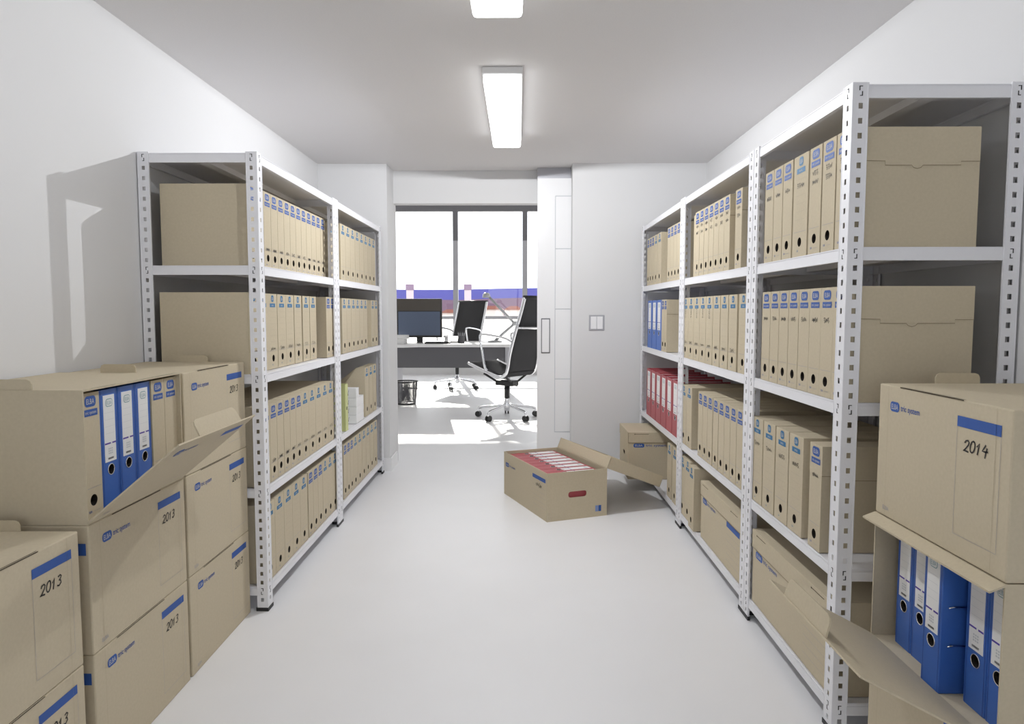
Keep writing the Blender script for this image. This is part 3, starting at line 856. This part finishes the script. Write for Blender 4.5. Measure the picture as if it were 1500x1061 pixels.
# ------------------------------------------------------------------ archive crates with hinged lids
KL, KD, KH, KR = 0.677, 0.378, 0.275, 0.068
def slot_poly(cy, cz, w, h, n=5):
    pts = []
    r = h * 0.42
    for (sx, sy_, a0) in ((1, -1, -PI / 2), (1, 1, 0), (-1, 1, PI / 2), (-1, -1, PI)):
        for k in range(n + 1):
            a = a0 + PI / 2 * k / n
            pts.append((cy + sx * (w / 2 - r) + r * math.cos(a), cz + sy_ * (h / 2 - r) + r * math.sin(a)))
    return pts
def end_panel(b, D, H, y0, y1, cx, cz, w, h, mi=0):
    """short end wall in the x-z plane with a real handle slot"""
    hx0, hx1, hz0, hz1 = cx - w / 2, cx + w / 2, cz - h / 2, cz + h / 2
    Y = sorted((y0, y1))
    b.box(-D, 0, Y[0], Y[1], 0, hz0, mi); b.box(-D, 0, Y[0], Y[1], hz1, H, mi)
    b.box(-D, hx0, Y[0], Y[1], hz0, hz1, mi); b.box(hx1, 0, Y[0], Y[1], hz0, hz1, mi)
    r = h * 0.42
    for sx, ex in ((-1, hx0), (1, hx1)):
        for sz, ez in ((-1, hz0), (1, hz1)):
            arc = [(ex, ez)] + [(ex - sx * r + sx * r * math.cos(k * PI / 8), ez - sz * r + sz * r * math.sin(k * PI / 8)) for k in range(5)]
            b.prism(arc, 'y', Y[0], Y[1], mi)
def crate(x, y, z, rot, L, label, writing=None, H=KH):
    t = tag(empty('archive_crate', (x, y, z), rot), label, 'archive crate')
    T = 0.004
    b = MB()
    b.box(-KD, -KD + T, -L / 2 + T, L / 2 - T, 0, H - 0.006); b.box(-T, 0, -L / 2 + T, L / 2 - T, 0, H - 0.006); b.box(-KD + T, -T, -L / 2 + T, L / 2 - T, 0, T)
    for s in (-1, 1): end_panel(b, KD, H - 0.006, s * L / 2, s * (L / 2 - T), -KD / 2, 0.145, 0.085, 0.027)
    b.build('carton', M['kraft'], t)
    b = MB()
    e = 0.003
    b.bbox(-KD - e, e, -L / 2 - e, L / 2 + e, H - 0.004, H, 0.001)
    b.box(0.0005, e, -L / 2 - e, L / 2 + e, H - KR, H - 0.003); b.box(-KD - e, -KD - 0.0005, -L / 2 - e, L / 2 + e, H - KR, H - 0.003)
    for s in (-1, 1):
        Y = sorted((s * (L / 2 + 0.0005), s * (L / 2 + e))); b.box(-KD - e, e, Y[0], Y[1], H - KR, H - 0.003)
    for s in (-1, 1):
        c = s * L * 0.36
        b.stroke((e + ED, 0, 0), Yv, Zv, [(c - 0.045, H - 0.012), (c + 0.045, H - 0.012)], 0.0022, 1)
        b.pill((e + ED * 1.5, 0, 0), Yv, Zv, c - 0.045, H - 0.012, 0.006, 0.006, 0.0025, 1)
    b.stroke((e + ED, 0, 0), Yv, Zv, [(-L / 2 - e, H - KR + 0.0008), (L / 2 + e, H - KR + 0.0008)], 0.0022, 2)  # painted shade along the lower edge of the lid rim
    b.build('lid', [M['kraft'], M['kraftdark'], M['kraftline']], t)
    crate_print(t, L, H)
    b = MB()
    b.box(-KD + 0.02, -0.012, -L / 2 + 0.02, L / 2 - 0.02, 0.006, H - 0.03)
    b.build('contents', M['hole'], t)
    return t
def crate_print(parent, L, H):
    O = Vector((ED, 0, 0)); O1 = Vector((ED + 0.0003, 0, 0))
    zt = H - KR - 0.018
    b = MB()
    b.pill(O, Yv, Zv, -L / 2 + 0.068, zt, 0.070, 0.026, 0.010, 0)
    b.text('ELBA', O1, Yv, Zv, -L / 2 + 0.068, zt, w=0.048, h=0.013, mi=1)
    b.text('tric system', O, Yv, Zv, -L / 2 + 0.112, zt - 0.002, w=0.135, h=0.020, mi=0, left=True)
    b.build('logo_print', [M['royal'], M['pale']], parent, fix=False)
    b = MB()
    b.flat(O, Yv, Zv, [(L / 2 - 0.20, zt - 0.010), (L / 2 - 0.02, zt - 0.010), (L / 2 - 0.02, zt + 0.013), (L / 2 - 0.20, zt + 0.013)], 0)
    for j in range(5):
        q = zt - 0.04 - j * 0.028
        b.flat(O, Yv, Zv, [(L / 2 - 0.20, q), (L / 2 - 0.02, q), (L / 2 - 0.02, q + 0.0007), (L / 2 - 0.20, q + 0.0007)], 1)
    b.build('label_field', [M['royal'], M['frame']], parent, fix=False)
crate(0.8845, 3.075, ZL_R[0] + 0.0005, PI, 0.62, 'closed kraft archive crate with lid, bottom shelf of middle right rack')
crate(0.8845, 2.285, ZL_R[0] + 0.0005, PI, KL, 'closed kraft archive crate with lid, bottom shelf of nearest right rack')
crate(1.015, 4.545, ZL_R[0] + 0.0005, -PI / 2, 0.610, 'closed kraft archive crate jutting out of the farthest right rack', H=0.308)

# the open crate on the floor
FR = R(-158.15)
fc = tag(empty('archive_crate', (0.0315, 4.196, 0.0), FR), 'open kraft archive crate of red binders standing on the floor', 'archive crate')
T = 0.004
b = MB()
b.box(-KD, -KD + T, -KL / 2 + T, KL / 2 - T, 0, KH); b.box(-T, 0, -KL / 2 + T, KL / 2 - T, 0, KH)
b.box(-KD + T, -T, -KL / 2 + T, KL / 2 - T, 0, T)
for s in (-1, 1): end_panel(b, KD, KH, s * KL / 2, s * (KL / 2 - T), -KD * 0.50, 0.143, 0.115, 0.034)
b.build('carton', M['kraft'], fc)
b = MB()
O = Vector((ED, 0, 0)); O1 = Vector((ED + 0.0003, 0, 0))
b.pill(O, Yv, Zv, -KL / 2 + 0.06, KH - 0.075, 0.055, 0.026, 0.010, 0); b.text('ELBA', O1, Yv, Zv, -KL / 2 + 0.06, KH - 0.075, w=0.038, h=0.013, mi=1)
b.text('tric system', O, Yv, Zv, -KL / 2 + 0.095, KH - 0.077, w=0.10, h=0.018, mi=0, left=True)
b.build('logo_print', [M['royal'], M['pale']], fc, fix=False)
b = MB()
b.flat(O, Yv, Zv, [(KL / 2 - 0.205, KH - 0.060), (KL / 2 - 0.02, KH - 0.060), (KL / 2 - 0.02, KH - 0.038), (KL / 2 - 0.205, KH - 0.038)], 0)
for j in range(5):
    q = KH - 0.10 - j * 0.028
    b.flat(O, Yv, Zv, [(KL / 2 - 0.205, q), (KL / 2 - 0.02, q), (KL / 2 - 0.02, q + 0.0007), (KL / 2 - 0.205, q + 0.0007)], 1)
b.build('label_field', [M['royal'], M['frame']], fc, fix=False)
b = MB(); scribble(b, O, Yv, Zv, KL / 2 - 0.115, KH - 0.090, 0.085, 0.022, 5, 0.004); b.build('handwriting', M['ink'], fc, fix=False)
b = MB()
for i in range(2): b.flat((0, KL / 2 + ED, 0), (-1, 0, 0), Zv, [(KD - 0.075 + i * 0.02, 0.03), (KD - 0.057 + i * 0.02, 0.03), (KD - 0.057 + i * 0.02, 0.065), (KD - 0.075 + i * 0.02, 0.065)], i)
b.build('end_print', [mat('washed_blue_ink', (0.20, 0.28, 0.52, 1), 0.7), M['royal']], fc, fix=False)
# lid: a tray folded back over the long rear edge, rims up, sloping to the rack
sl = R(22)
p = Vector((-math.cos(sl), 0, -math.sin(sl))); q = Vector((-math.sin(sl), 0, math.cos(sl)))
Hn = Vector((-KD, 0, KH))
b = MB(); t_ = 0.004; W = 0.382
b.obox(Hn + Vector((0, -KL / 2, 0)), (0, KL, 0), p * W, q * t_)
b.obox(Hn + Vector((0, -KL / 2, 0)), (0, KL, 0), p * t_, q * KR)
b.obox(Hn + Vector((0, -KL / 2, 0)) + p * (W - t_), (0, KL, 0), p * t_, q * KR)
for s in (-1, 1):
    b.obox(Hn + Vector((0, s * KL / 2 - (t_ if s > 0 else 0), 0)), (0, t_, 0), p * W, q * KR)
b.build('lid', M['kraft'], fc)
# eight red binders lying with spines up
mrot = Matrix.Rotation(FR, 4, 'Z')
n_ = 8
bw = 0.0815
for i in range(n_):
    yy = -KL / 2 + 0.014 + bw / 2 + i * (KL - 0.028 - bw) / (n_ - 1)
    o = binder(0, 0, 0, 0, 0.080, 'red', 'red lever arch binder, %s from the far end of the floor crate' % ORD[i], 'red binders in the floor crate', lw=0.052, D=0.248)
    # spine (+x) turned up, bottom edge (z = 0) towards the print side (+x)
    lm = Matrix(((0, 0, -1, -0.030), (0, 1, 0, yy), (1, 0, 0, 0.258), (0, 0, 0, 1)))
    # rotation maps local x -> z, y -> y, z -> -x
    o.matrix_world = Matrix.Translation((0.0315, 4.196, 0)) @ mrot @ lm

# ------------------------------------------------------------------ office furniture
def chair(loc, rot, label):
    t = tag(empty('office_chair', loc, rot), label, 'office chair', 'black office chairs')
    W = 0.255
    prof = [(-0.43, 1.315), (-0.375, 1.14), (-0.30, 0.93), (-0.235, 0.72), (-0.205, 0.57), (-0.17, 0.50), (-0.09, 0.475), (0.10, 0.525), (0.34, 0.605)]
    pp = smooth_path([(a, 0, z) for a, z in prof], 6)
    for s in (-1, 1):
        b = MB(); b.tube([(v.x, s * W, v.z) for v in pp], 0.018, 8); b.build('side_rail', M['chrome'], t, True)
    def sling(i0, i1, nm):
        b = MB()
        vs = []; fs = []
        seg = pp[i0:i1]
        for v, off in [(v, 0.012) for v in seg] + [(v, -0.012) for v in seg]:
            for j in range(5):
                yy = -W + 0.012 + (2 * W - 0.024) * j / 4
                vs.append((v.x + off * 0.7, yy, v.z + off * 0.7))
        m = len(seg)
        for side in (0, 1):
            for i in range(m - 1):
                for j in range(4):
                    a = side * m * 5 + i * 5 + j
                    fs.append((a, a + 1, a + 6, a + 5))
        for i in range(m - 1):
            for j in (0, 4):
                a = i * 5 + j; c = m * 5 + a
                fs.append((a, a + 5, c + 5, c))
        for i in (0, m - 1):
            for j in range(4):
                a = i * 5 + j; c = m * 5 + a
                fs.append((a, a + 1, c + 1, c))
        b.add(vs, fs); b.build(nm, M['black'], t, True)
    sling(0, 27, 'backrest'); sling(27, len(pp), 'seat')
    b = MB(); b.tube([(-0.395, -W, 1.0), (-0.375, 0, 0.995), (-0.395, W, 1.0)], 0.011, 8); b.tube([(-0.345, -W, 1.0), (-0.365, -W + .03, 1.0), (-0.375, 0, 0.99), (-0.365, W - .03, 1.0), (-0.345, W, 1.0)], 0.012, 8); b.build('spreader', M['chrome'], t, True)
    b = MB(); b.tube([(-0.432, -W - 0.012, 1.315), (-0.432, W + 0.012, 1.315)], 0.02, 10); b.build('head_roll', M['blackp'], t, True)
    for s in (-1, 1):
        b = MB()
        y = s * (W + 0.02)
        b.tube(smooth_path([(-0.285, s * W, 0.84), (-0.20, y, 0.885), (-0.02, y, 0.915), (0.12, y, 0.925), (0.155, y, 0.89), (0.12, y, 0.72), (0.09, y, 0.58), (0.075, s * W, 0.535)], 6), 0.012, 8)
        b.build('armrest', M['chrome'], t, True)
    b = MB(); b.bbox(-0.12, 0.12, -0.06, 0.06, 0.36, 0.42, 0.01)
    for sx in (-1, 1):
        for s in (-1, 1): b.tube([(sx * 0.10, s * 0.05, 0.40), (sx * 0.13, s * (W - 0.02), 0.50)], 0.012, 8)
    b.build('tilt_mechanism', M['blackp'], t)
    b = MB(); b.tube([(0.02, -0.05, 0.37), (0.02, -0.22, 0.33)], 0.006, 6); b.build('tilt_lever', M['blackp'], t)
    b = MB(); b.lathe([(0.028, 0.22), (0.028, 0.36)], n=16); b.build('gas_spring', M['blackp'], t, True)
    b = MB(); b.lathe([(0.022, 0.08), (0.035, 0.12), (0.04, 0.16), (0.024, 0.20), (0.022, 0.24)], n=16)
    b.build('base_hub', M['chrome'], t, True)
    for k in range(5):
        a = 2 * PI * k / 5 + 0.35
        c, s_ = math.cos(a), math.sin(a)
        b = MB(); b.tube(smooth_path([(0.03 * c, 0.03 * s_, 0.145), (0.18 * c, 0.18 * s_, 0.125), (0.31 * c, 0.31 * s_, 0.105), (0.335 * c, 0.335 * s_, 0.085), (0.335 * c, 0.335 * s_, 0.05)], 4), 0.014, 8)
        lg = b.build('base_arm', M['chrome'], t, True)
        b = MB()
        cx, cy = 0.335 * c, 0.335 * s_
        for d in (-1, 1):
            ox, oy = -s_ * d * 0.016, c * d * 0.016
            b.tube([(cx + ox - s_ * -0.008, cy + oy + c * -0.008, 0.032), (cx + ox - s_ * 0.008, cy + oy + c * 0.008, 0.032)], 0.032, 14)
        b.build('castor', M['blackp'], lg)
    return t
chair((-0.13, 7.74, 0), math.atan2(0.6, -0.8), 'black sling office chair with chrome frame, nearest beyond the doorway')
chair((-0.93, 10.65, 0), math.atan2(-0.85, -0.5), 'black sling office chair standing behind the white desk')
# desk
dk = tag(empty('desk', (-1.1, 9.75, 0)), 'long white desk with charcoal modesty panel beyond the doorway', 'desk')
b = MB(); b.prism([(-1.4, -0.62), (-0.40, -0.62), (-0.22, -0.50), (1.05, -0.50), (1.05, 0.45), (-1.4, 0.45)], 'z', 0.700, 0.740); b.build('desk_top', M['white'], dk)
b = MB(); b.bbox(-0.57, 1.0, -0.38, -0.355, 0.42, 0.70, 0.003); b.build('modesty_panel', M['charcoal'], dk)
for x in (-1.3, -0.60, 0.95):
    b = MB(); b.bbox(x - 0.03, x + 0.03, -0.40, 0.38, 0, 0.70, 0.003); b.build('desk_leg', M['alul'], dk)
# things on the desk
zt = 0.7405
for i, (x, w, z, hh, d) in enumerate(((-1.62, 0.26, 0, 0.065, 0.22), (-1.60, 0.27, 0.066, 0.05, 0.22))):
    b = MB(); b.bbox(-w / 2, w / 2, -d / 2, d / 2, 0, hh, 0.004); o = b.build('paper_stack', M['paper']); o.location = (x, 9.33, zt + z)
    tag(o, ['lower stack of white paper on the left of the office desk', 'upper stack of white paper on the left of the office desk'][i], 'paper stack', 'paper stacks on the office desk')
mn = tag(empty('monitor', (-1.36, 9.70, zt)), 'flat black computer monitor with bluish screen on the office desk', 'monitor')
b = MB(); b.bbox(-0.31, 0.31, -0.025, 0.025, 0.07, 0.60, 0.006); b.build('casing', M['blackp'], mn)
b = MB(); b.box(-0.285, 0.285, -0.028, -0.0255, 0.10, 0.425); b.build('screen', M['screen'], mn)
b = MB(); b.box(-0.30, 0.30, -0.028, -0.0255, 0.435, 0.59); b.build('screen_brow', M['brown'], mn)
b = MB(); b.bbox(-0.04, 0.04, -0.0, 0.04, 0.0, 0.10, 0.004); b.bbox(-0.16, 0.16, -0.10, 0.10, 0.0, 0.012, 0.003); b.build('stand', M['blackp'], mn)
b = MB(); b.bbox(-0.17, 0.17, -0.06, 0.06, 0, 0.022, 0.003); o = b.build('keyboard', M['blackp']); o.location = (-1.08, 9.42, zt); tag(o, 'dark keyboard lying in front of the monitor on the desk', 'keyboard')
b = MB(); b.box(-0.155, 0.155, -0.05, 0.05, 0.022, 0.026); b.build('keys', M['charcoal'], o)
ph = tag(empty('desk_phone', (-0.925, 9.60, zt)), 'low white desk telephone right of the monitor', 'telephone')
b = MB(); b.prism([(-0.09, 0), (0.09, 0), (0.09, 0.09), (-0.09, 0.03)], 'x', -0.10, 0.10); b.build('body', M['white'], ph)
b = MB(); b.bbox(-0.09, -0.045, -0.10, 0.10, 0.075, 0.11, 0.01); b.build('handset', M['white'], ph)
cp = tag(empty('pencil_cup', (-0.78, 9.60, zt)), 'dark pencil cup with pens standing on the desk before the far chair', 'pencil cup')
b = MB(); b.lathe([(0.045, 0), (0.045, 0.10), (0.041, 0.10), (0.041, 0.006)], n=18); b.build('cup', M['charcoal'], cp, True)
for i in range(4):
    o = tag(empty('pen', (-0.78 + 0.018 * (i - 1.5), 9.60 + 0.012 * (-1) ** i, zt + 0.012)), 'grey pen in the pencil cup, %s from left' % ORD[i], 'pen', 'pens in the pencil cup')
    b = MB(); b.tube([(0, 0, 0), (0.010 * (i - 1.5), 0, 0.125)], 0.006, 8); b.build('barrel', M['alul'], o, True)
    b = MB(); b.tube([(0.010 * (i - 1.5), 0, 0.125), (0.011 * (i - 1.5), 0, 0.14)], 0.005, 8); b.build('cap', M['charcoal'], o, True)
dl = tag(empty('desk_lamp', (-0.33, 9.85, zt)), 'grey jointed desk lamp behind the nearest chair', 'desk lamp')
b = MB(); b.lathe([(0.10, 0), (0.10, 0.015), (0.02, 0.03)], n=24); b.build('lamp_foot', M['lamparm'], dl, True)
b = MB(); b.tube([(0, 0, 0.02), (0.27, 0, 0.26)], 0.020, 10); b.build('lower_arm', M['lamparm'], dl, True)
b = MB(); b.tube([(0.27, 0, 0.26), (-0.10, 0, 0.645)], 0.018, 10); b.lathe([(0.035, -0.03), (0.035, 0.03)], (0.27, 0, 0.26), 12); b.build('upper_arm', M['lamparm'], dl, True)
b = MB(); b.lathe([(0.055, -0.03), (0.05, 0.02), (0.025, 0.04)], (-0.12, 0, 0.645), 16); b.build('lamp_head', M['lamparm'], dl, True)
# wire waste bin
wb = tag(empty('waste_bin', (-1.43, 8.90, 0)), 'dark wire mesh waste bin on the office floor by the doorway', 'waste bin')
b = MB()
n, m = 72, 30
for k in range(m + 1):
    z = 0.012 + 0.27 * k / m; r = 0.128 + 0.022 * k / m
    b.tube([(r * math.cos(2 * PI * i / n), r * math.sin(2 * PI * i / n), z) for i in range(n)], 0.0026, 4, closed=True)
for i in range(n):
    a = 2 * PI * i / n
    b.tube([(0.128 * math.cos(a), 0.128 * math.sin(a), 0.012), (0.150 * math.cos(a), 0.150 * math.sin(a), 0.282)], 0.0026, 4)
b.build('wire_mesh', M['charcoal'], wb)
b = MB(); b.tube([(0.152 * math.cos(2 * PI * i / 32), 0.152 * math.sin(2 * PI * i / 32), 0.285) for i in range(32)], 0.007, 8, closed=True); b.build('rim', M['blackp'], wb, True)
b = MB(); b.lathe([(0.125, 0.0), (0.131, 0.004), (0.131, 0.02), (0.12, 0.022)], n=32); b.build('bottom_plate', M['blackp'], wb, True)

# ------------------------------------------------------------------ outside
b = MB(); b.box(-60, 60, 13.4, 75, 0.0, 0.25); struct(b.build('terrace', M['render']))
b = MB(); b.box(-400, 400, 75, 420, -4.2, -4); struct(b.build('ground', M['roof']))
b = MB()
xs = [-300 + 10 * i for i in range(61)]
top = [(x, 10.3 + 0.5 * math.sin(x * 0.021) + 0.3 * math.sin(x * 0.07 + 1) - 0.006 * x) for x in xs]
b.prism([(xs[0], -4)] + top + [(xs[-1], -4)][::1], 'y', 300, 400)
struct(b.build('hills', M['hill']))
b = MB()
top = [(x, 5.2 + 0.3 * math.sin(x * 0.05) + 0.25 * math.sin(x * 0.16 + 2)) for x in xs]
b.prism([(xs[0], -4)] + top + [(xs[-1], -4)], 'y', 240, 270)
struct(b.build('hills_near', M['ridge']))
rr = random.Random(3)
xh = -26.0
for i in range(14):
    w = rr.uniform(1.8, 3.4); x = xh + w / 2; xh += w + 0.35
    hh = rr.uniform(1.3, 1.9); yb = rr.uniform(90, 104)
    o = tag(empty('distant_house', (x, yb, -4)), 'blurred distant house in the %s part of the office window view' % ('left' if x < -4 else 'right'), 'house', 'distant houses beyond the office windows %s' % ('left' if x < -4 else 'right'))
    b = MB(); b.box(-w / 2, w / 2, 0, 6, 0, 4 + hh - 0.5); b.build('house_wall', M['render'], o)
    b = MB(); b.prism([(-w / 2 - .1, 4 + hh - 0.5), (w / 2 + .1, 4 + hh - 0.5), (w * .2, 4 + hh), (-w * .2, 4 + hh)], 'y', -.2, 6.2); b.build('house_roof', M['orange'] if rr.random() < .5 else M['roof'], o)
for i, px in enumerate((-9.5, -4.45)):
    o = tag(empty('chimney', (px, 62, 0.25)), ['pale chimney stack seen through the left window pane', 'pale chimney stack seen through the pane above the far chair'][i], 'chimney', 'chimneys beyond the office windows')
    b = MB(); b.bbox(-0.28, 0.28, -0.28, 0.28, 0, 2.7, 0.02); b.build('shaft', M['tower'], o)
    b = MB(); b.bbox(-0.33, 0.33, -0.33, 0.33, 2.7, 3.2, 0.04); b.build('cap', M['ridge'], o)

# ------------------------------------------------------------------ sun and sky
S = bpy.data.lights.new('sun', 'SUN'); S.energy = 9.0; S.angle = R(1.0); S.color = (1, 0.96, 0.88)
so = bpy.data.objects.new('sun', S); COL.objects.link(so)
el = R(23.7)
d = Vector((0.14, -math.cos(el), -math.sin(el)))
so.rotation_euler = d.to_track_quat('-Z', 'Y').to_euler()
w = bpy.data.worlds.new('sky'); scn.world = w
w.use_nodes = True
bg = w.node_tree.nodes['Background']
bg.inputs['Color'].default_value = (0.93, 0.965, 1.0, 1)
bg.inputs['Strength'].default_value = 2.5

# ------------------------------------------------------------------ camera
f = 1038.0
yaw = math.atan(10.0 / f); pit = math.atan(75.5 * math.cos(yaw) / f)
fw = Vector((-math.sin(yaw) * math.cos(pit), math.cos(yaw) * math.cos(pit), -math.sin(pit)))
cam = bpy.data.cameras.new('camera'); cam.sensor_fit = 'HORIZONTAL'; cam.sensor_width = 36.0; cam.lens = 36.0 * f / 1500.0
cam.clip_start = 0.02; cam.clip_end = 1000
co = bpy.data.objects.new('camera', cam); COL.objects.link(co)
co.location = (0, 0, 1.18); co.rotation_euler = fw.to_track_quat('-Z', 'Y').to_euler()
scn.camera = co
scn.view_settings.view_transform = 'Standard'
scn.view_settings.look = 'None'
scn.view_settings.exposure = -0.1
scn.view_settings.gamma = 1.0
scn.view_settings.use_curve_mapping = False
scn.cycles.use_denoising = True
scn.cycles.caustics_reflective = False
scn.cycles.caustics_refractive = False
scn.cycles.max_bounces = 10
scn.cycles.diffuse_bounces = 6
